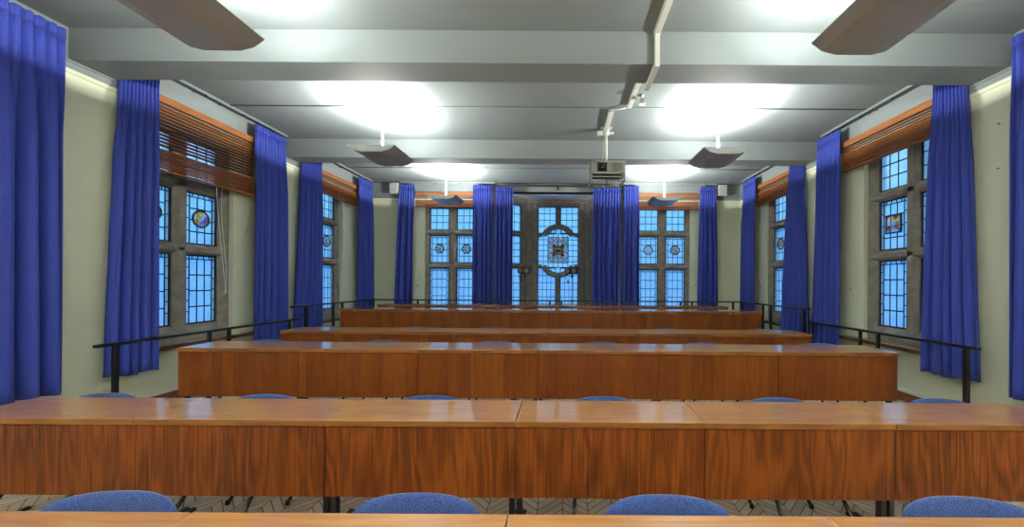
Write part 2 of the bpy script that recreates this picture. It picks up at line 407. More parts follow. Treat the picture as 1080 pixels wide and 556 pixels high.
# ------------------------------------------------------------------ windows
def vbar(bm, xc, w, z0, z1, y0, d, wf=0.45):
    """chamfered stone bar running up, front nose at y0, full width from y0+0.05"""
    h = w/2; n = h*wf
    prism(bm, [(xc-n, y0), (xc+n, y0), (xc+h, y0+0.035), (xc+h, y0+d), (xc-h, y0+d), (xc-h, y0+0.035)], 'Z', z0, z1)
def hbar(bm, zc, h, x0, x1, y0, d):
    k = h/2
    prism(bm, [(y0, zc-k*0.45), (y0, zc+k*0.3), (y0+0.04, zc+k), (y0+d, zc+k), (y0+d, zc-k), (y0+0.035, zc-k)], 'X', x0, x1)
def leads(bm, x0, x1, z0, z1, cols, rows, y, border=0.0, w=0.013, edge=0.020):
    t = 0.0035
    # dark casement edge
    box(bm, x0, x0+edge, y-t, y+t, z0, z1); box(bm, x1-edge, x1, y-t, y+t, z0, z1)
    box(bm, x0, x1, y-t, y+t, z0, z0+edge); box(bm, x0, x1, y-t, y+t, z1-edge, z1)
    a0, a1, b0, b1 = x0+edge, x1-edge, z0+edge, z1-edge
    if border:
        for x in (a0+border, a1-border): box(bm, x-w/2, x+w/2, y-t*0.8, y+t*0.8, b0, b1)
        z = b1-border; box(bm, a0, a1, y-t*0.8, y+t*0.8, z-w/2, z+w/2)
        nt_ = max(4, int((b1-b0)/0.13))
        for k in range(1, nt_):                       # little ticks in the border strips
            zz = b0+(b1-b0)*k/nt_
            for xa, xb in ((a0, a0+border), (a1-border, a1)): box(bm, xa, xb, y-t*0.7, y+t*0.7, zz-w/2, zz+w/2)
        for k in range(1, 5):
            xx = a0+(a1-a0)*k/5; box(bm, xx-w/2, xx+w/2, y-t*0.7, y+t*0.7, b1-border, b1)
        a0 += border; a1 -= border; b1 -= border
    for k in range(1, cols):
        x = a0+(a1-a0)*k/cols; box(bm, x-w/2, x+w/2, y-t*0.8, y+t*0.8, b0, b1)
    for k in range(1, rows):
        z = b0+(b1-b0)*k/rows; box(bm, a0, a1, y-t, y+t, z-w/2-0.001, z+w/2+0.001)
def pane(bm, x0, x1, y, z0, z1):
    bm.faces.new([bm.verts.new(p) for p in ((x0, y, z0), (x1, y, z0), (x1, y, z1), (x0, y, z1))])
def sheet_disc(bm, x, y, z, r, n=32):
    bm.faces.new([bm.verts.new((x+r*math.cos(2*PI*k/n), y, z+r*math.sin(2*PI*k/n))) for k in range(n)])
def disc(bm, x, y, z, r, t=0.006, n=28):
    lathe(bm, [(r, -t), (r, t)], (x, y, z), n, 'Y')
def ring(bm, x, y, z, r, w=0.010):
    pts = [(x+r*math.cos(2*PI*k/28), y, z+r*math.sin(2*PI*k/28)) for k in range(29)]
    tube(bm, pts, w*0.6, 6)

ZR = ((1.00, 1.845, 4), (1.965, 2.60, 4), (2.72, 3.225, 3))
def make_window(name, label, loc, rotz, pics):
    """two-light stone window; local x along the wall, y outwards, origin on the wall face at floor level"""
    root = empty(name, loc, rotz, label, 'window', kind='structure')
    y0 = 0.06
    WH, LI, LO = (WHS, 0.080, 0.470) if rotz else (WHB, 0.086, 0.530)
    bm = B()
    for s in (-1, 1):
        h0, h1 = LO, WH
        prism(bm, [(s*h1, y0), (s*(h1-0.02), y0), (s*h0, y0+0.035), (s*h0, y0+0.13), (s*h1, y0+0.13)], 'Z', WIN_Z0, WIN_Z1)
    vbar(bm, 0, 2*LI, WIN_Z0+0.1, WIN_Z1-0.04, y0, 0.13)
    hbar(bm, 1.905, 0.125, -WH+0.02, WH-0.02, y0, 0.13); hbar(bm, 2.66, 0.125, -WH+0.02, WH-0.02, y0, 0.13)
    prism(bm, [(y0, WIN_Z0), (y0, WIN_Z0+0.06), (y0+0.045, 1.0), (y0+0.13, 1.0), (y0+0.13, WIN_Z0)], 'X', -WH, WH)
    box(bm, -WH, WH, y0, y0+0.13, 3.225, WIN_Z1)
    obj('stone_frame', bm, 'stone', root)
    gy = y0+0.058
    g = B(); l = B()
    for xa, xb in ((-LO, -LI), (LI, LO)):
        for k, (za, zb, rows) in enumerate(ZR):
            pane(g, xa, xb, gy, za, zb)
            leads(l, xa, xb, za, zb, 3, rows, gy, border=0.0 if k == 2 else 0.035)
    obj('glazing', g, 'glass', root)
    obj('leading', l, 'lead', root)
    for s, (kind, mat) in zip((-1, 1), pics):
        xc, zc = s*(LI+LO)/2, 2.29
        p = B(); r = B()
        if kind == 'round':
            sheet_disc(p, xc, gy-0.005, zc, 0.098); ring(r, xc, gy, zc, 0.100, 0.020)
        else:
            pane(p, xc-0.095, xc+0.095, gy-0.005, zc-0.105, zc+0.105)
            for (a, b_, c, d) in ((-0.105, 0.105, 0.1, 0.115), (-0.105, 0.105, -0.115, -0.1)): box(r, xc+a, xc+b_, gy-0.014, gy+0.014, zc+c, zc+d)
            for (a, b_) in ((-0.108, -0.093), (0.093, 0.108)): box(r, xc+a, xc+b_, gy-0.014, gy+0.014, zc-0.115, zc+0.115)
        pn_ = obj('painted_roundel' if kind == 'round' else 'painted_panel', p, mat, root)
        obj('lead_ring' if kind == 'round' else 'lead_border', r, 'lead', pn_)
    bm = B(); sg = -1 if rotz < 0 else 1; box(bm, *(sorted((-0.50*sg, 0.88*sg)) if rotz else (-0.80, 0.80)), -0.105, 0.0, WIN_Z0-0.045, WIN_Z0, 0.006); box(bm, -WH, WH, 0.0, y0+0.02, WIN_Z0-0.03, WIN_Z0+0.001)
    sl = obj('window_sill', bm, 'ledge_top', root)
    bm = B(); box(bm, *(sorted((-0.50*sg, 0.88*sg)) if rotz else (-0.80, 0.80)), -0.112, -0.105, WIN_Z0-0.05, WIN_Z0-0.006, 0.003); obj('nosing', bm, 'ledge', sl)
    return root
HALF = PI/2
make_window('window_1', 'stone mullioned window in left wall nearest the camera', (XL, WY['left'][0], 0), HALF, (('round', 'round_a'), ('round', 'round_a')))
make_window('window_2', 'stone mullioned window in left wall farther away', (XL, WY['left'][1], 0), HALF, (('round', 'round_b'), ('round', 'round_b')))
make_window('window_3', 'stone mullioned window in right wall nearest the camera', (XR, WY['right'][0], 0), -HALF, (('square', 'round_a'), ('square', 'round_a')))
make_window('window_4', 'stone mullioned window in right wall farther away', (XR, WY['right'][1], 0), -HALF, (('round', 'round_c'), ('round', 'round_c')))
make_window('window_5', 'stone mullioned window in back wall left of the bay', (WX[0], YB, 0), 0, (('round', 'round_b'), ('round', 'round_b')))
make_window('window_6', 'stone mullioned window in back wall right of the bay', (WX[1], YB, 0), 0, (('round', 'clear'), ('round', 'round_c')))

# the canted bay
BZ0, BZ1 = 0.98, 3.42
def arc_bar(bm, zc, r0, r1, a0, a1, y0, d, n=22):
    prof = [(r0, y0+d), (r0, y0+0.055), (r0+(r1-r0)*0.28, y0), (r0+(r1-r0)*0.72, y0), (r1, y0+0.055), (r1, y0+d)]
    rings = []
    for i in range(n+1):
        a = a0+(a1-a0)*i/n
        rings.append([bm.verts.new((r*math.cos(a), y, zc+r*math.sin(a))) for r, y in prof])
    m = len(prof)
    for A, C in zip(rings, rings[1:]):
        for k in range(m): bm.faces.new((A[k], A[(k+1) % m], C[(k+1) % m], C[k]))
    bm.faces.new(rings[0][::-1]); bm.faces.new(rings[-1])
root = empty('window_7', (BAYC, YB+BAYD, 0), 0, 'central bay window with round stone tracery and heraldic glass panel', 'window', kind='structure')
bm = B()
for s in (-1, 1):
    vbar(bm, s*0.585, 0.165, T3, ZBAY-0.02, 0.0, 0.13, 0.5)
    vbar(bm, s*0.735, 0.17, T3, ZBAY-0.02, -0.025, 0.17, 0.5)
    hbar(bm, 2.717, 0.10, *sorted((s*0.40, s*0.52)), 0.0, 0.13)
    hbar(bm, 1.93, 0.10, *sorted((s*0.40, s*0.52)), 0.0, 0.13)
a = math.asin(0.185/0.44)
arc_bar(bm, 2.535, 0.325, 0.455, a, PI-a, 0.0, 0.13)
arc_bar(bm, 2.105, 0.325, 0.455, PI+a, 2*PI-a, 0.0, 0.13)
vbar(bm, 0, 0.105, 2.94, 3.46, 0.0, 0.13); vbar(bm, 0, 0.105, 0.9, 1.69, 0.0, 0.13)
prism(bm, [(0.0, 3.46), (0.06, BZ1), (0.2, BZ1), (0.2, ZBAY-0.001), (-0.03, ZBAY-0.001), (-0.03, 3.50)], 'X', -0.80, 0.80)
prism(bm, [(0.0, 0.84), (0.0, 0.92), (0.07, BZ0), (0.2, BZ0), (0.2, 0.84)], 'X', -0.75, 0.75)
obj('stone_frame', bm, 'stone', root)
g = B(); pane(g, -0.515, 0.515, 0.07, BZ0, BZ1); obj('glazing', g, 'glass', root)
l = B()
for xa, xb in ((-0.505, -0.05), (0.05, 0.505)):
    leads(l, xa, xb, 2.75, BZ1, 3, 4, 0.07); leads(l, xa, xb, BZ0, 1.90, 4, 5, 0.07)
leads(l, -0.505, 0.505, 1.9, 2.75, 8, 6, 0.07)
for k in range(-3, 4): box(l, k*0.085-0.005, k*0.085+0.005, 0.066, 0.074, 2.72, 2.86)
obj('leading', l, 'lead', root)
p = B(); pane(p, -0.255, 0.255, 0.092, 2.02, 2.66)
pan = obj('heraldic_panel', p, 'mosaic', root); pan.location = (0, -0.04, 0)
zc = 2.33
p = B(); sheet_disc(p, 0, 0.086, zc, 0.122); obj('wreath', p, 'gold', pan)
p = B(); sheet_disc(p, 0, 0.080, zc, 0.09); obj('shield_ground', p, 'whiteglass', pan)
p = B(); box(p, -0.065, 0.065, 0.060, 0.069, zc-0.035, zc+0.012, 0.004); ring(p, 0, 0.066, zc, 0.092, 0.014)
obj('shield_band', p, 'navy', pan)
p = B()
for sx in (-1, 1):
    for sz in (-1, 1):
        prism(p, [(sx*0.05+sx*0.045*math.cos(q*PI/4+0.4)+sx*0.055, zc+sz*0.115+0.04*math.sin(q*PI/4+0.4)) for q in range(8)], 'Y', 0.078, 0.0865)
obj('red_mantling', p, 'red', pan)
p = B()
for k in range(5):
    x = -0.255+0.51*k/4; box(p, x-0.006, x+0.006, 0.083, 0.0985, 2.02, 2.66)
for k in range(6):
    z = 2.02+0.64*k/5; box(p, -0.255, 0.255, 0.084, 0.0975, z-0.006, z+0.006)
obj('lead_border', p, 'lead', pan)
bm = B(); box(bm, -0.76, 0.76, 0.0, 0.24, T3, 0.84); obj('bay_apron', bm, 'wall', root)
for i, s in enumerate((-1, 1)):
    # corners in world: wall corner -> post
    wc = Vector((BAYC+s*BAYW, YB, 0)); pc = Vector((BAYC+s*BAYH, YB+BAYD, 0))
    mid = (wc+pc)/2; d = (pc-wc) if s < 0 else (wc-pc); ang = math.atan2(d.y, d.x); ln = d.length/2
    root = empty('window_%d' % (8+i), mid, ang, ('canted left side window of the central bay', 'canted right side window of the central bay')[i], 'window', kind='structure')
    bm = B()
    for e in (-1, 1): vbar(bm, e*(ln-0.075), 0.15, T3, ZBAY-0.02, 0.01, 0.13, 0.6)
    hbar(bm, 2.717, 0.10, -ln+0.1, ln-0.1, 0.01, 0.13); hbar(bm, 1.93, 0.10, -ln+0.1, ln-0.1, 0.01, 0.13)
    prism(bm, [(0.0, 3.46), (0.06, BZ1), (0.2, BZ1), (0.2, ZBAY-0.001), (-0.02, ZBAY-0.001), (-0.02, 3.50)], 'X', -ln, ln)
    prism(bm, [(0.0, 0.84), (0.0, 0.92), (0.07, BZ0), (0.2, BZ0), (0.2, 0.84)], 'X', -ln, ln)
    obj('stone_frame', bm, 'stone', root)
    g = B(); l = B(); h = ln-0.145
    pane(g, -h, h, 0.08, BZ0, BZ1); obj('glazing', g, 'glass', root)
    for za, zb, r_ in ((BZ0, 1.88, 5), (1.98, 2.667, 4), (2.767, BZ1, 3)): leads(l, -h, h, za, zb, 4, r_, 0.08)
    obj('leading', l, 'lead', root)
    bm = B(); box(bm, -ln, ln, 0.0, 0.22, T3, 0.84); obj('bay_apron', bm, 'wall', root)
bm = B()
prism(bm, [(BAYC-BAYW-0.3, YB), (BAYC+BAYW+0.3, YB), (BAYC+BAYH+0.25, YB+BAYD+0.25), (BAYC-BAYH-0.25, YB+BAYD+0.25)], 'Z', ZBAY, ZBAY+0.15)
struct(obj('ceiling', bm, 'white'), 'white soffit of the central bay', 'ceiling')

# ------------------------------------------------------------------ curtains
def frame(side, s, off=0.0):
    """location and turn of a frame whose x runs along the wall and whose y points outwards"""
    if side == 'left': return (XL+off, s, 0), HALF
    if side == 'right': return (XR-off, s, 0), -HALF
    return (s, YB-off, 0), 0.0
def make_curtain(label, side, t0, t1, b0, b1, z0, z1, off, nf, seed, group, amp=1.0, slant=0.0):
    r_ = random.Random(seed)
    sc = (t0+t1)/2; loc, rot = frame(side, sc, off)
    sg = -1 if side == 'right' else 1
    tag_z = z0
    nx, nz = max(60, nf*24), 26
    ph = [r_.uniform(0, 6.28) for _ in range(6)]; wv = [r_.uniform(0.6, 1.3) for _ in range(40)]
    def fold(u, v):
        # v: 0 top .. 1 bottom
        uu = u + 0.012*math.sin(5*u*PI+ph[0])*v + 0.010*math.sin(2.2*v+ph[1])*v
        k = nf*uu; i = int(math.floor(k)) % 40; f = k-math.floor(k)
        w0, w1 = wv[i], wv[(i+1) % 40]; w = w0+(w1-w0)*(f*f*(3-2*f))
        kk = PI*k+ph[2]+0.45*math.sin(2*PI*k*0.37+ph[5])          # broad lobes towards the room, sharp creases behind
        broad = 1-2*abs(math.sin(kk))**0.75
        kt = PI*nf*2.0*u+ph[4]+0.5*math.sin(5*u+ph[3])
        fine = 1-2*abs(math.sin(kt))**0.8
        m = min(1.0, max(0.0, (v-0.02)/0.30)); m = m*m*(3-2*m)
        w = 0.55+0.45*w
        a = 0.018*(1-m)+(0.040+0.010*v)*m*w*amp
        return a*(fine*(1-m)+broad*m) + 0.006*math.sin(2*PI*nf*0.43*u+ph[3])*v + 0.005*fine*m
    def pt(u, v, dy=0.0):
        g = v**0.8
        x = ((t0+(t1-t0)*u)*(1-g) + (b0+(b1-b0)*u)*g - sc)*sg
        z = z1+(z0-z1)*v + 0.010*math.sin(u*9+ph[5])*v
        return x, fold(u, v)+dy-slant*u, z
    def sheet(v0, v1, nz_, dy, fine, nxx):
        bm = B(); g = []
        for j in range(nz_+1):
            v = v0+(v1-v0)*j/nz_; row = []
            for i in range(nxx+1):
                u = i/nxx; x, y, z = pt(u, v, dy)
                if fine: y += 0.006*math.sin(2*PI*u*nf*5)*(1-0.3*j/nz_)
                if fine and j == 0: z += 0.005*math.sin(2*PI*u*nf*5)
                row.append(bm.verts.new((x, y, z)))
            g.append(row)
        for A, C in zip(g, g[1:]):
            for i in range(nxx):
                f = bm.faces.new((A[i], A[i+1], C[i+1], C[i])); f.smooth = True
        return bm
    root = empty('curtain', (loc[0], loc[1], 0), rot, label, 'curtain', group)
    root.location.z = z0
    hv = 0.085/(z1-z0)
    for nm, args in (('drape', (hv, 1.0, nz, 0.0, False, nx)), ('heading_tape', (0.0, hv, 4, -0.004, True, nf*44))):
        o = obj(nm, sheet(*args), 'curtain', root)
        o.location.z = -z0
        md = o.modifiers.new('cloth', 'SOLIDIFY'); md.thickness = 0.006; md.offset = 0
    return root
CG = 'blue curtains at the windows'
ZT = 3.69
OFF = 0.145
curt = [
 ('broad blue curtain against left wall in front of first beam, cut by photo edge', 'left', 2.30, 3.09, 2.28, 3.11, 0.575, 3.655, 5, 0.145, 1.15),
 ('blue curtain at the near side of the first left window, hanging behind the handrail end', 'left', 3.55, 3.80, 3.44, 3.80, 0.60, 3.66, 4, 0.07, 0.8, 0.09),
 ('blue curtain at the far side of the first left window', 'left', 5.02, 5.55, 5.00, 5.57, 0.60, ZT, 4),
 ('blue curtain at the near side of the second left window', 'left', 6.00, 6.35, 5.82, 6.35, 0.60, 3.64, 4, 0.07, 0.8, 0.09),
 ('narrow blue curtain beside the back left corner on the left wall', 'left', 7.53, 8.05, 7.53, 8.07, 0.60, ZT, 3),
 ('blue curtain on the back wall beside the left corner loudspeaker', 'back', -3.63, -3.31, -3.73, -3.33, 0.60, ZT, 3),
 ('blue curtain on the back wall just left of the bay curtains', 'back', -2.02, -1.62, -2.03, -1.60, 0.60, ZT, 4),
 ('blue curtain on the bay pole at the left side of the bay', 'bay', -1.53, -1.13, -1.53, -1.13, 0.60, 3.635, 4),
 ('blue curtain on the bay pole at the right side of the bay', 'bay', 0.62, 1.22, 0.62, 1.19, 0.60, 3.635, 5),
 ('blue curtain on the back wall just right of the bay curtains', 'back', 1.31, 1.63, 1.27, 1.66, 0.60, ZT, 3),
 ('blue curtain on the back wall beside the right corner loudspeaker', 'back', 2.99, 3.34, 2.95, 3.40, 0.60, ZT, 4),
 ('narrow blue curtain beside the back right corner on the right wall', 'right', 7.32, 7.82, 7.32, 7.84, 0.60, ZT, 3),
 ('blue curtain at the near side of the second right window', 'right', 5.99, 6.16, 5.78, 6.38, 0.60, 3.64, 4, 0.055, 0.7, 0.10),
 ('blue curtain at the far side of the first right window', 'right', 5.06, 5.50, 5.06, 5.62, 0.60, ZT, 4),
 ('flared blue curtain at the near side of the first right window, behind the handrail end', 'right', 3.55, 3.76, 3.42, 3.86, 0.62, 3.66, 4, 0.07, 0.8, 0.09),
 ('blue curtain against right wall in front of first beam, cut by photo edge', 'right', 2.42, 3.12, 2.40, 3.12, 0.575, 3.655, 5),
]
for i, (lb_, sd, t0, t1, b0, b1, z0, z1, nf, *ex) in enumerate(curt):
    off, amp, slant = (ex+[0.0])[:3] if ex else (OFF, 1.0, 0.0)
    if sd in ('back', 'bay'): t0, t1, b0, b1 = (q*1.0085 for q in (t0, t1, b0, b1))
    if sd == 'bay': off = 0.20
    if sd in ('back', 'bay'): amp = 1.25
    make_curtain(lb_, 'back' if sd == 'bay' else sd, t0, t1, b0, b1, z0, z1, off, nf+(sd not in ('back', 'bay')), 30+i, CG, amp, slant)

# curtain tracks on the ceiling, one per window
def make_track(label, side, s0, s1, z):
    sc = (s0+s1)/2; h = (s1-s0)/2; loc, rot = frame(side, sc, OFF)
    root = empty('curtain_track', (loc[0], loc[1], z), rot, label, 'curtain track', 'white curtain tracks under the ceiling')
    bm = B(); box(bm, -h, h, -0.008, 0.008, 0.012, ZC-z, 0.002); obj('rail', bm, 'ceil', root)
    for k in range(4):
        x = -h+2*h*(k+0.5)/4
        bm = B(); box(bm, x-0.008, x+0.008, -0.008, 0.008, -0.008, 0.013, 0.002); obj('glider', bm, 'brass', root)
ZTR = ZC-0.045
make_track('white curtain track above the first left window', 'left', 3.56, 5.6, ZTR)
make_track('white curtain track above the second left window', 'left', 6.0, 8.07, ZTR)
make_track('white curtain track above the first right window', 'right', 3.56, 5.46, ZTR)
make_track('white curtain track above the second right window', 'right', 6.0, 7.9, ZTR)
make_track('white curtain track above the back window left of the bay', 'back', -3.66, -1.56, ZTR)
make_track('white curtain track above the back window right of the bay', 'back', 1.28, 3.40, ZTR)
root = empty('curtain_pole', (BAYC, YB-0.20, 3.67), 0, 'dark bronze curtain pole across the central bay opening', 'curtain pole')
bm = B(); tube(bm, [(-1.36, 0, 0), (1.36, 0, 0)], 0.020, 10); obj('rod', bm, 'brass', root)
for s in (-1, 1):
    bm = B(); lathe(bm, [(0.012, s*1.35), (0.024, s*1.365), (0.028, s*1.38), (0.018, s*1.40), (0.006, s*1.41)], (0, 0, 0), 14, 'X'); obj('finial', bm, 'brass', root)
for x in (-1.33, 0.0, 1.33):
    bm = B(); box(bm, x-0.010, x+0.010, -0.018, 0.194, -0.020, -0.013); box(bm, x-0.018, x+0.018, 0.18, 0.194, -0.05, 0.03); obj('bracket', bm, 'brass', root)

# ------------------------------------------------------------------ wooden venetian blinds
def make_blind(label, side, s0, s1, open_to, cords=(), z_top=3.50, bunch=0.27, tilt=0.0):
    sc = (s0+s1)/2; h = (s1-s0)/2; loc, rot = frame(side, sc, 0.0)
    root = empty('venetian_blind', (loc[0], loc[1], z_top), rot, label, 'blind', 'wooden venetian blinds over the stone windows')
    bm = B(); box(bm, -h, h, -0.095, -0.052, -0.065, 0.012, 0.004); obj('head_board', bm, 'pelmet', root)
    bm = B()
    if open_to:
        z = -0.10; n = int((open_to-0.10)/0.038)
        for k in range(n):
            zz = z-0.038*k
            prism(bm, [(-0.087, zz+0.001), (-0.087, zz+0.005), (-0.040, zz-0.002), (-0.040, zz-0.006)], 'X', -h+0.01, h-0.01)
        zb = -open_to
        for k in range(8):
            zz = zb-0.026*k
            prism(bm, [(-0.089, zz-0.007), (-0.040, zz-0.005), (-0.040, zz+0.006), (-0.089, zz+0.005)], 'X', -h+0.01, h-0.01)
        low = zb-0.026*8
    else:
        n = int((bunch-0.06)/0.026); zb = -0.165
        for zz in (-0.095, -0.130): prism(bm, [(-0.088, zz-0.004), (-0.040, zz), (-0.040, zz+0.004), (-0.088, zz)], 'X', -h+0.01, h-0.01)
        for k in range(n):
            zz = zb-0.026*k
            prism(bm, [(-0.089, zz-0.007), (-0.040, zz-0.005), (-0.040, zz+0.006), (-0.089, zz+0.005)], 'X', -h+0.01, h-0.01)
        low = zb-0.026*n
    o = obj('slats', bm, 'slat', root)
    bm = B(); box(bm, -h+0.01, h-0.01, -0.092, -0.038, low-0.022, low, 0.004); obj('bottom_rail', bm, 'slat', root)
    for x in (-h*0.7, 0.0, h*0.7):
        bm = B(); tube(bm, [(x, -0.036, -0.05), (x, -0.064, -0.05), (x, -0.093, -0.06), (x, -0.093, low), (x, -0.064, low-0.024), (x, -0.036, low)], 0.0024, 5)
        obj('ladder_cord', bm, 'slat', root)
    for pts, knob in cords:
        bm = B(); tube(bm, pts, 0.0035, 6); c = obj('pull_cord', bm, 'cord', root)
        if knob:
            e = pts[-1]; bm = B(); lathe(bm, [(0.004, 0.0), (0.014, -0.012), (0.018, -0.03), (0.012, -0.05), (0.003, -0.055)], e, 12); obj('cord_knob', bm, 'cream', c)
    return root
# left window by the camera: half lowered with open slats, cords looped down the jamb
make_blind('orange wooden venetian blind half lowered with open slats over first left window', 'left', 3.70, 5.09, 0.57,
    cords=((bez((0.155, -0.06, -0.78), (0.175, -0.05, -1.2), (0.235, -0.07, -1.7), (0.260, -0.08, -2.09), 12), True),
           (bez((0.235, -0.06, -0.78), (0.205, -0.03, -1.2), (0.325, -0.06, -1.7), (0.270, -0.08, -2.09), 12), False),
           (bez((0.705, -0.06, -0.78), (0.615, -0.03, -1.2), (0.495, -0.03, -1.6), (0.335, -0.05, -2.0), 12), False)))
def side_cord(x, z): return (([(x, -0.07, -0.3), (x+0.004, -0.07, -z*0.6), (x, -0.07, -z)], True),)
make_blind('raised wooden venetian blind over second left window', 'left', 6.25, 7.60, 0, side_cord(0.08, 2.0))
make_blind('raised wooden venetian blind over first right window', 'right', 3.68, 5.12, 0, side_cord(-0.57, 2.0))
make_blind('raised wooden venetian blind over second right window', 'right', 6.16, 7.41, 0, side_cord(-0.48, 2.0))
make_blind('raised wooden venetian blind over back window left of the bay', 'back', -3.35, -1.72, 0, side_cord(-0.76, 2.05), 3.53, 0.20)
make_blind('raised wooden venetian blind over back window right of the bay', 'back', 1.42, 3.02, 0, side_cord(0.72, 2.0), 3.53, 0.22)

# ------------------------------------------------------------------ desks
DW, DD = 1.1, 0.389
def make_desk(loc, panel_mat, label, group, w=DW):
    root = empty('lecture_desk', loc, 0, label, 'desk', group)
    h = w/2-0.0025
    bm = B(); box(bm, -h, h, 0.004, DD, 0.697, 0.730, 0.003); dt = obj('desktop', bm, 'top', root)
    bm = B(); box(bm, -h, h, 0.0, 0.0045, 0.6965, 0.7285, 0.001); obj('edge_lipping', bm, 'lip', dt)
    bm = B(); box(bm, -w/2+0.0022, w/2-0.0022, 0.010, 0.029, 0.284, 0.690, 0.001); obj('modesty_panel', bm, panel_mat, root)
    for s in (-1, 1):
        bm = B(); x0, x1 = sorted((s*(h-0.036), s*(h-0.004)))
        box(bm, x0, x1, 0.052, 0.092, 0.03, 0.690)                     # upright
        box(bm, x0, x1, 0.050, DD-0.06, 0.003, 0.022, 0.004)           # foot
        box(bm, x0, x1, 0.045, DD-0.05, 0.668, 0.696)                  # bearer under the top
        box(bm, *sorted((s*(h-0.036), s*(w/2-0.0003))), 0.030, 0.054, 0.30, 0.69)
        obj('leg', bm, 'iron', root)
    return root
rows = [  # front edge y, left end x, floor, panel, row phrase, first desk, last desk
 (0.879, -3.488, 0.0, 'panel', 'the row at the bottom of the picture', 1, 4),
 (2.105, -3.578, 0.0, 'panel', 'the large second row of dark grained panels', 0, 5),
 (3.337, -3.536, T2, 'panel2', 'the third row, front of middle platform', 0, 5),
 (4.519, -3.520, T2, 'panel2', 'the fourth row, back of middle platform', 0, 5),
 (5.692, -3.504, T3, 'panel2', 'the fifth row, front of top platform', 0, 5),
 (6.844, -3.510, T3, 'panel2', 'the sixth row, by the back railing', 0, 5)]
ORD = ('leftmost', 'second from left', 'third from left', 'fourth from left', 'fifth from left', 'rightmost')
ORD4 = ('leftmost visible', 'second from left', 'third from left', 'rightmost visible')
protos = {}
for (y, xl, z, pm, phrase, f, l_) in rows:
    for k in range(f, l_+1):
        o_ = ORD[k] if f == 0 else ORD4[k-f]
        lb_ = 'oak desk, %s in %s' % (o_, phrase)
        loc = (xl+DW*(k+0.5), y, z)
        gp = 'oak desks in ' + phrase
        if pm not in protos: protos[pm] = make_desk(loc, pm, lb_, gp)
        else: dup(protos[pm], loc, 0, lb_, gp)

# ------------------------------------------------------------------ chairs
def cushion(bm, f, nu, nv):
    """closed cushion from f(u,v,side)"""
    A = [[bm.verts.new(f(i/nu, j/nv, 1)) for i in range(nu+1)] for j in range(nv+1)]
    C = [[bm.verts.new(f(i/nu, j/nv, -1)) for i in range(nu+1)] for j in range(nv+1)]
    for g in (A, C):
        for j in range(nv):
            for i in range(nu):
                fc = bm.faces.new((g[j][i], g[j][i+1], g[j+1][i+1], g[j+1][i])); fc.smooth = True
    loop = lambda g: g[0][:-1] + [r[-1] for r in g[:-1]] + g[-1][:0:-1] + [r[0] for r in g[:0:-1]]
    a, c = loop(A), loop(C); n = len(a)
    for i in range(n):
        fc = bm.faces.new((a[i], a[(i+1) % n], c[(i+1) % n], c[i])); fc.smooth = True
def sq(u, v, e=3.2):
    """map unit square to a superellipse-rounded square (-1..1)"""
    a, b = 2*u-1, 2*v-1
    m = max(abs(a), abs(b)); 
    if m < 1e-6: return 0, 0
    r = (abs(a/m)**e + abs(b/m)**e)**(1/e)
    return a/r, b/r
def make_chair(loc, rotz, label, group):
    root = empty('lecture_chair', loc, rotz, label, 'chair', group)
    # origin: floor below the backrest; the sitter faces -y
    def seat(u, v, s):
        a, b = sq(u, v, 4.0); e = max(0.0, 1-max(abs(2*u-1), abs(2*v-1))**6)
        x, y = a*0.215, -0.205+b*0.182
        return x, y, 0.435+s*(0.006+0.022*e)-0.012*(b < -0.6)*(abs(b)-0.6)*2.5
    bm = B(); cushion(bm, seat, 18, 18); obj('seat', bm, 'chair', root)
    def back(u, v, s):
        a, b = sq(u, v, 4.6); e = max(0.0, 1-max(abs(2*u-1), abs(2*v-1))**5)
        x = a*0.246; z = 0.566+b*0.150 + 0.016*(1-a*a)*(b > 0)*b
        y = 0.018+0.06*(z-0.5) - 0.035*a*a - s*(0.006+0.018*e)
        return x, y, z
    bm = B(); cushion(bm, back, 26, 16); obj('backrest', bm, 'chair', root)
    bm = B()
    for s in (-1, 1):
        tube(bm, bez((s*0.17, -0.05, 0.415), (s*0.17, 0.035, 0.405), (s*0.165, 0.042, 0.45), (s*0.16, 0.048, 0.62), 8), 0.0105, 8)
    tube(bm, [(-0.20, -0.34, 0.412), (0.20, -0.34, 0.412)], 0.010, 8); tube(bm, [(-0.19, -0.07, 0.412), (0.19, -0.07, 0.412)], 0.010, 8)
    obj('frame', bm, 'iron', root)
    for s in (-1, 1):
        bm = B(); tube(bm, bez((s*0.185, -0.13, 0.410), (s*0.195, -0.17, 0.405), (s*0.205, -0.34, 0.22), (s*0.215, -0.54, 0.004), 10), 0.0115, 8)
        lathe(bm, [(0.015, 0.0), (0.015, 0.02), (0.011, 0.03)], (s*0.215, -0.535, 0.0), 10); obj('leg', bm, 'iron', root)
        bm = B(); tube(bm, bez((s*0.185, -0.10, 0.402), (s*0.20, 0.03, 0.40), (s*0.20, 0.09, 0.10), (s*0.205, -0.05, 0.004), 12), 0.0115, 8)
        lathe(bm, [(0.015, 0.0), (0.015, 0.02), (0.011, 0.03)], (s*0.205, -0.048, 0.0), 10); obj('leg', bm, 'iron', root)
    return root
cr = [  # row, gap behind the desk, pixel centres, turns
 (0, 0.085, (124, 443, 703.5, 1017), (0.10, 0.02, -0.04, -0.10)),
 (1, 0.055, (116, 283, 456, 638, 819, 988), (0.05, 0.0, 0.03, -0.03, 0.0, -0.05)),
 (2, 0.060, (286, 405, 524, 634.5, 742, 863.5), (0.02, 0, 0.04, 0, -0.03, 0)),
 (3, 0.060, (347, 438, 520, 620, 702, 803), (0, 0.03, 0, -0.02, 0, 0)),
 (4, 0.060, (411, 464, 533, 606, 672, 752), (0, 0.02, 0, 0, -0.02, 0))]
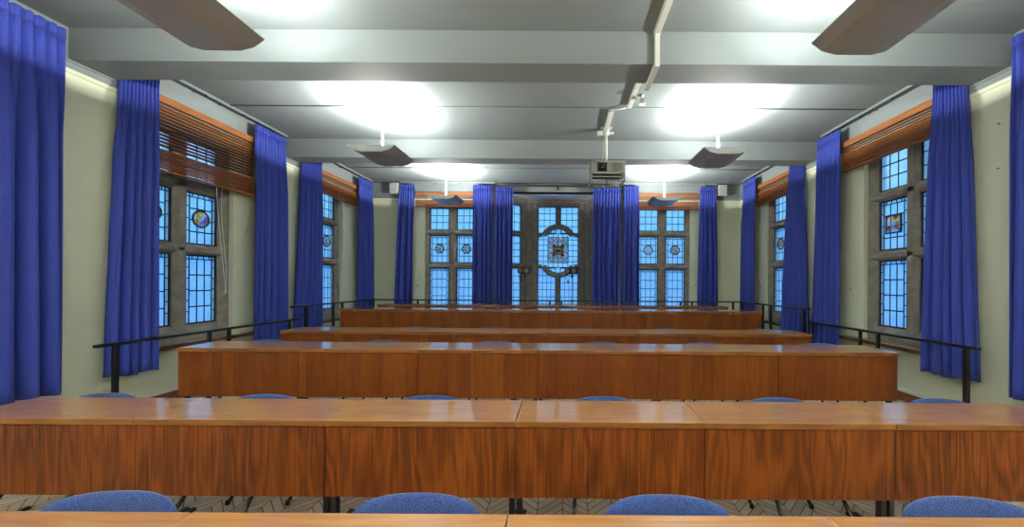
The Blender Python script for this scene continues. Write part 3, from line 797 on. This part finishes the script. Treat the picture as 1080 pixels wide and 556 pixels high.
CROW = ('tucked behind the desks at the bottom of the picture', 'behind the large second row of desks', 'behind the third desk row', 'behind the fourth desk row', 'behind the fifth desk row')
cproto = None
for (ri, gap, pxs, turns) in cr:
    y = rows[ri][0]+DD+gap; z = rows[ri][2]
    for k, (px, tn) in enumerate(zip(pxs, turns)):
        o_ = (ORD4 if len(pxs) == 4 else ORD)[k].replace(' visible', '')
        lb_ = 'blue fabric chair %s, %s' % (CROW[ri], o_)
        loc = ((px-595)*(y+0.03)/F, y, z)
        gp = 'blue chairs ' + CROW[ri]
        if cproto is None: cproto = make_chair(loc, tn, lb_, gp)
        else: dup(cproto, loc, tn, lb_, gp)

# ------------------------------------------------------------------ handrails
RL, RR, RBY = -3.98, 3.72, 7.62
ZR2, ZR3 = EYE-0.56, EYE-0.372
def rail_seg(bm, a, b, z, w=0.042, t=0.026):
    a, b = Vector((*a, z)), Vector((*b, z)); d = (b-a).normalized(); n = Vector((-d.y, d.x, 0))*w/2
    lo, hi = Vector((0, 0, -t)), Vector((0, 0, 0))
    vs = [bm.verts.new(p+q+h) for p in (a, b) for q in (-n, n) for h in (lo, hi)]
    for f in ((0,1,3,2),(4,6,7,5),(0,4,5,1),(2,3,7,6),(1,5,7,3),(0,2,6,4)): bm.faces.new([vs[i] for i in f])
def post(root, x, y, z0, z1, w):
    bm = B(); box(bm, x-w*0.5, x+w*0.5, y-w*0.5, y+w*0.5, z0+0.008, z1, 0.003); box(bm, x-0.045, x+0.045, y-0.045, y+0.045, z0, z0+0.009)
    obj('post', bm, 'iron', root)
def make_rail(label, x, y0, y1, posts):
    root = empty('handrail', (0, 0, 0), 0, label, 'handrail', 'black steel handrails around the platforms')
    bm = B(); rail_seg(bm, (x, y0), (x, y1), ZR2); obj('rail', bm, 'iron', root)
    for y, w in posts: post(root, x, y, T2, ZR2-0.02, w)
make_rail('black steel handrail along the left side of the middle platform', RL, 3.10, 5.52, ((3.24, 0.034), (4.10, 0.03), (4.34, 0.03), (5.30, 0.03)))
make_rail('black steel handrail along the right side of the middle platform', RR, 3.27, 5.52, ((3.37, 0.036), (4.32, 0.03), (4.58, 0.03), (5.46, 0.03)))
root = empty('handrail', (0, 0, 0), 0, 'black steel handrail running round the top platform in front of the back windows', 'handrail', 'black steel handrails around the platforms')
bm = B()
rail_seg(bm, (RL, 5.33), (RL, RBY+0.021), ZR3); rail_seg(bm, (RR, 5.53), (RR, RBY+0.021), ZR3); rail_seg(bm, (RL+0.021, RBY), (RR-0.021, RBY), ZR3)
obj('rail', bm, 'iron', root)
for x, y, w in ((RL, 5.64, 0.04), (RL, 6.30, 0.035), (RL, 6.55, 0.035), (RL, RBY, 0.035), (RR, 5.66, 0.04), (RR, 6.57, 0.035), (RR, 6.82, 0.035), (RR, RBY, 0.035),
                (-3.05, RBY, 0.035), (-2.81, RBY, 0.035), (-1.35, RBY, 0.035), (-0.3, RBY, 0.035), (-0.05, RBY, 0.035), (1.2, RBY, 0.035), (2.43, RBY, 0.035), (2.67, RBY, 0.035), (3.53, RBY, 0.035)):
    post(root, x, y, T3, ZR3-0.02, w)

# ------------------------------------------------------------------ suspended uplighters
def make_lamp(loc, label):
    root = empty('pendant_uplighter', loc, 0, label, 'pendant lamp', 'suspended metal uplighters')
    # origin on the ceiling; pan top at -0.60
    zt = -0.600; L2 = 0.278
    prof = [(-0.286, 0.0), (-0.215, -0.053), (-0.121, -0.077), (0.121, -0.077), (0.215, -0.053), (0.286, 0.0)]
    bm = B(); t = 0.004
    out = [(x, zt+z) for x, z in prof]; inn = [(x*0.985, zt+z+t+0.001) for x, z in prof]
    prism(bm, out+inn[::-1], 'Y', -L2, L2); obj('pan', bm, 'pan', root)
    for s in (-1, 1):
        bm = B(); prism(bm, [(x*0.995, zt+z*0.985) for x, z in prof], 'Y', *sorted((s*L2, s*(L2+0.004)))); obj('end_plate', bm, 'panend', root)
    bm = B(); tube(bm, [(0, 0, -0.03), (0, 0, zt-0.070)], 0.011, 10); obj('stem', bm, 'white', root)
    bm = B(); lathe(bm, [(0.055, 0.0), (0.055, -0.012), (0.042, -0.03), (0.016, -0.042)], (0, 0, 0), 20); obj('ceiling_rose', bm, 'white', root)
    bm = B(); tube(bm, [(-0.05, -0.18, zt-0.055), (-0.05, 0.18, zt-0.055)], 0.010, 10); tube(bm, [(0.05, -0.18, zt-0.055), (0.05, 0.18, zt-0.055)], 0.010, 10)
    obj('lamp_tube', bm, 'glow', root)
    for s in (-1, 1):                      # two reflectors throwing sideways and up over the rim
        lo = bpy.data.objects.new('uplight', lamp_data()); COL.objects.link(lo); lo.parent = root
        lo.location = (s*0.17, 0, zt-0.022); lo.rotation_euler = (PI, s*LAMP_T, 0)
    return root
LAMP_W = 51.0; LAMP_T = -math.radians(32)
def lamp_data(c=[]):
    if not c:
        ld = bpy.data.lights.new('uplight', 'AREA'); ld.shape = 'RECTANGLE'; ld.size = 0.05; ld.size_y = 0.46
        ld.spread = math.radians(156); ld.energy = LAMP_W; ld.color = (0.98, 1.0, 0.92); c.append(ld)
    return c[0]
LBL = {(2.18, 0): 'left of the two uplighters over the desks nearest the camera', (2.18, 1): 'right of the two uplighters over the desks nearest the camera',
       (4.63, 0): 'brown grey metal uplighter between the beams, on the left side', (4.63, 1): 'brown grey metal uplighter between the beams, right of the projector',
       (7.11, 0): 'small looking uplighter before the back window left of the bay', (7.11, 1): 'small looking uplighter before the back window right of the bay',
       (-0.29, 0): 'added fill uplighter, unseen just behind the camera over the left half of the room', (-0.29, 1): 'added fill uplighter, unseen just behind the camera over the right half of the room',
       (-2.76, 0): 'added fill uplighter, unseen farthest behind the camera over the left half of the room', (-2.76, 1): 'added fill uplighter, unseen farthest behind the camera over the right half of the room'}
for y in (2.18, 4.63, 7.11, -0.29, -2.76):  # the pairs behind the camera are unseen, added for fill light
    for i, x in enumerate((-2.315, 1.94)):
        make_lamp((x, y, ZC), LBL[(y, i)])

# ------------------------------------------------------------------ projector, trunking, sensor
root = empty('cable_trunking', (0.80, 0, ZC), 0, 'white cable trunking running over the ceiling and round the first beam', 'cable trunking')
w, d = 0.027, 0.045
bm = B(); box(bm, -w, w, 1.065, 3.225, -d, 0.0, 0.003); obj('ceiling_run', bm, 'cream', root)
bm = B(); box(bm, -w*0.8, w*0.8, 3.225-d, 3.225, ZBM-ZC-d, -d, 0.003); obj('beam_drop', bm, 'cream', root)
bm = B(); box(bm, -w*0.8, w*0.8, 3.225, 3.60, ZBM-ZC-d, ZBM-ZC, 0.003); obj('beam_crossing', bm, 'cream', root)
bm = B(); box(bm, -w, w, 3.535, 4.56, -d, 0.0, 0.003); obj('ceiling_run', bm, 'cream', root)
root = empty('cable_trunking', (0.59, 0, ZC), 0, 'short white cable trunking leading to the projector mount', 'cable trunking')
bm = B(); box(bm, -0.032, 0.032, 4.66, 5.185, -0.045, 0.0, 0.003); obj('ceiling_run', bm, 'cream', root)
bm = B(); tube(bm, [(0.0, 4.655, -0.03), (0.10, 4.60, -0.035), (0.17, 4.575, -0.03)], 0.010, 8); obj('link_conduit', bm, 'white', root)
root = empty('motion_sensor', (0.90, 4.32, ZC+0.001), 0, 'small white ceiling sensor on a bracket beside the trunking', 'sensor')
bm = B(); lathe(bm, [(0.03, 0.0), (0.03, -0.01), (0.014, -0.018), (0.012, -0.05)], (0, 0, 0), 14); obj('bracket', bm, 'white', root)
bm = B(); box(bm, -0.03, 0.05, -0.03, 0.03, -0.115, -0.048, 0.010); obj('housing', bm, 'white', root)
bm = B(); lathe(bm, [(0.022, -0.032), (0.019, -0.040), (0.008, -0.045)], (0.010, 0, -0.082), 14, 'Y'); obj('sensor_lens', bm, 'cream', root)

root = empty('projector', (0.60, 5.25, 2.95), 0, 'cream ceiling mounted projector hanging above the fourth desk row', 'projector')
bm = B(); box(bm, -0.245, 0.235, -0.21, 0.19, 0.095, 0.275, 0.012); obj('casing', bm, 'cream', root)
bm = B()
lathe(bm, [(0.050, -0.19), (0.050, -0.232), (0.040, -0.236), (0.036, -0.215)], (-0.085, 0, 0.185), 22, 'Y'); ln = obj('lens', bm, 'plastic', root)
bm = B(); lathe(bm, [(0.034, -0.224), (0.026, -0.230), (0.010, -0.233)], (-0.085, 0, 0.185), 20, 'Y'); obj('lens_glass', bm, 'lens', ln)
bm = B(); box(bm, -0.150, -0.018, -0.216, -0.208, 0.122, 0.246, 0.004); obj('lens_surround', bm, 'plastic', root)
bm = B()
box(bm, 0.058, 0.198, -0.215, -0.209, 0.118, 0.250, 0.003)
for k in range(8): box(bm, 0.066, 0.190, -0.219, -0.214, 0.126+0.0145*k, 0.132+0.0145*k)
obj('vent_grille', bm, 'grille', root)
bm = B()
for x in (-0.235, 0.225):
    box(bm, x-0.010, x+0.010, -0.20, 0.18, 0.0, 0.016); box(bm, x-0.010, x+0.010, -0.20, -0.184, 0.0, 0.10); box(bm, x-0.010, x+0.010, 0.164, 0.18, 0.0, 0.10)
for y in (-0.20, 0.164): box(bm, -0.235, 0.225, y, y+0.016, 0.0, 0.016)
box(bm, -0.235, 0.225, -0.20, -0.186, 0.05, 0.062); box(bm, -0.02, 0.0, -0.20, 0.18, 0.0, 0.012)
obj('security_cage', bm, 'cream', root)
bm = B(); box(bm, -0.20, 0.19, -0.17, 0.15, 0.088, 0.096); obj('underside_vent', bm, 'plastic', root)
bm = B(); tube(bm, [(-0.01, 0, 0.275), (-0.01, 0, 0.80)], 0.020, 12); lathe(bm, [(0.05, 0.274), (0.05, 0.286), (0.03, 0.33), (0.022, 0.34)], (-0.01, 0, 0), 16)
obj('drop_pole', bm, 'cream', root)
bm = B(); box(bm, -0.09, 0.07, -0.05, 0.05, 0.797, 0.812); lathe(bm, [(0.03, 0.70), (0.045, 0.72), (0.045, 0.797)], (-0.01, 0, 0), 16); box(bm, -0.14, -0.055, -0.03, 0.03, 0.70, 0.76, 0.006); box(bm, 0.03, 0.10, -0.02, 0.02, 0.72, 0.75, 0.004)
obj('ceiling_bracket', bm, 'cream', root)
bm = B(); tube(bm, bez((-0.035, 0.0, 0.72), (-0.05, 0.0, 0.6), (-0.03, 0.01, 0.36), (-0.10, 0.05, 0.278), 12), 0.005, 6); obj('power_cable', bm, 'cream', root)

# ------------------------------------------------------------------ loudspeakers high in the back corners
for i, (x, lb_) in enumerate(((-3.80, 'cream wall loudspeaker high in the back left corner beside a curtain'), (3.515, 'cream wall loudspeaker high in the back right corner beside a curtain'))):
    root = empty('loudspeaker', (x, YB-0.006, 3.49), 0, lb_, 'loudspeaker', 'cream wall loudspeakers')
    bm = B(); prism(bm, [(-0.001, 0.03), (-0.13, 0.0), (-0.16, 0.03), (-0.16, 0.235), (-0.001, 0.235)], 'X', -0.095, 0.095); obj('cabinet', bm, 'cream', root)
    bm = B(); box(bm, -0.082, 0.082, -0.166, -0.160, 0.045, 0.222, 0.002); obj('speaker_cloth', bm, 'grille', root)

# ------------------------------------------------------------------ twin lamps on stands in the bay
for i, (x, lb_) in enumerate(((-0.915, 'black twin lens lamp on a thin stand, left one in the bay'), (0.18, 'black twin lens lamp on a thin stand, before the heraldic window'))):
    root = empty('lamp_stand', (x, YB+0.20, T3), (0.0, -0.12)[i], lb_, 'stand lamp', 'twin lens lamps on stands in the bay')
    zt = 1.37
    bm = B(); tube(bm, [(0, 0, 0.12), (0, 0, 0.75)], 0.013, 10); tube(bm, [(0, 0, 0.74), (0, 0, zt)], 0.009, 10)
    lathe(bm, [(0.02, 0.72), (0.02, 0.76)], (0, 0, 0), 12); lathe(bm, [(0.022, zt-0.1), (0.022, zt-0.02)], (0, 0, 0), 12); obj('pole', bm, 'iron', root)
    for k in range(3):
        q = 2*PI*k/3+0.5; bm = B(); tube(bm, [(0, 0, 0.36), (0.22*math.cos(q), 0.22*math.sin(q), 0.008)], 0.008, 8); obj('leg', bm, 'iron', root)
    bm = B(); box(bm, -0.165, 0.135, -0.055, 0.065, zt+0.005, zt+0.125, 0.018); box(bm, -0.12, 0.16, 0.01, 0.09, zt+0.06, zt+0.155, 0.012); box(bm, -0.12, 0.20, -0.10, 0.09, zt-0.012, zt+0.006, 0.003)
    hd = obj('lamp_head', bm, 'plastic', root)
    for xx in (-0.10, 0.045):
        bm = B(); lathe(bm, [(0.045, -0.05), (0.052, -0.085), (0.045, -0.088), (0.036, -0.07)], (xx, 0, zt+0.065), 18, 'Y'); rm = obj('lens_rim', bm, 'tan', hd)
    bm = B(); tube(bm, bez((-0.10, 0, zt-0.01), (-0.14, 0, zt-0.08), (-0.13, -0.02, zt-0.14), (-0.09, -0.02, zt-0.17), 8), 0.006, 6); lathe(bm, [(0.008, 0.02), (0.022, 0.0), (0.016, -0.03)], (-0.09, -0.02, zt-0.18), 10)
    obj('control_knob', bm, 'plastic', root)

# hooks on the right wall
for i, (py, pl) in enumerate(((130.5, 'upper'), (177.5, 'lower'))):
    Y = (XR)*F/(1053-595); z = EYE+(301-py)*Y/F
    bm = B(); lathe(bm, [(0.004, 0.0), (0.004, -0.008), (0.007, -0.012), (0.003, -0.015)], (0, 0, 0), 10, 'X')
    o = obj('wall_hook', bm, 'iron', None, (XR, Y, z)); tag(o, 'tiny dark hook on the right wall, %s of the two' % pl, 'hook', 'wall hooks on the right wall')

# ------------------------------------------------------------------ world, camera
w = bpy.data.worlds.new('dusk_sky'); SC.world = w; w.use_nodes = True
nt = w.node_tree; bg = nt.nodes['Background']
tc = N(nt, 'ShaderNodeTexCoord'); sx = N(nt, 'ShaderNodeSeparateXYZ'); nt.links.new(tc.outputs['Generated'], sx.inputs[0])
mr = N(nt, 'ShaderNodeMapRange'); mr.inputs['From Min'].default_value = -0.12; mr.inputs['From Max'].default_value = 0.28
nt.links.new(sx.outputs[2], mr.inputs['Value'])
r = ramp(nt, [(0.0, (0.065, 0.29, 0.88)), (0.35, (0.085, 0.42, 1.0)), (0.7, (0.17, 0.68, 1.12)), (1.0, (0.50, 0.95, 1.2))])
nt.links.new(mr.outputs[0], r.inputs['Fac']); nt.links.new(r.outputs['Color'], bg.inputs['Color'])
bg.inputs['Strength'].default_value = 0.745

cd = bpy.data.cameras.new('camera'); cam = bpy.data.objects.new('camera', cd); COL.objects.link(cam)
cd.sensor_fit = 'HORIZONTAL'; cd.sensor_width = 36.0; cd.lens = 36.0*F/1080
cd.shift_x = (540-595)/1080; cd.shift_y = (298-278)/1080
cd.clip_start = 0.05; cd.clip_end = 200
cam.matrix_world = Matrix.Translation((0, 0, EYE)) @ Matrix.Rotation(HALF, 4, 'X') @ Matrix.Rotation(0.0068, 4, 'Z')
SC.camera = cam
vs = SC.view_settings
vs.view_transform = 'Standard'; vs.look = 'None'; vs.gamma = 1.0; vs.exposure = 0.72; vs.use_curve_mapping = False
SC.cycles.max_bounces = 10; SC.cycles.diffuse_bounces = 6; SC.cycles.transparent_max_bounces = 12
SC.cycles.sample_clamp_indirect = 6.0; SC.cycles.caustics_reflective = False
SC.cycles.use_denoising = True
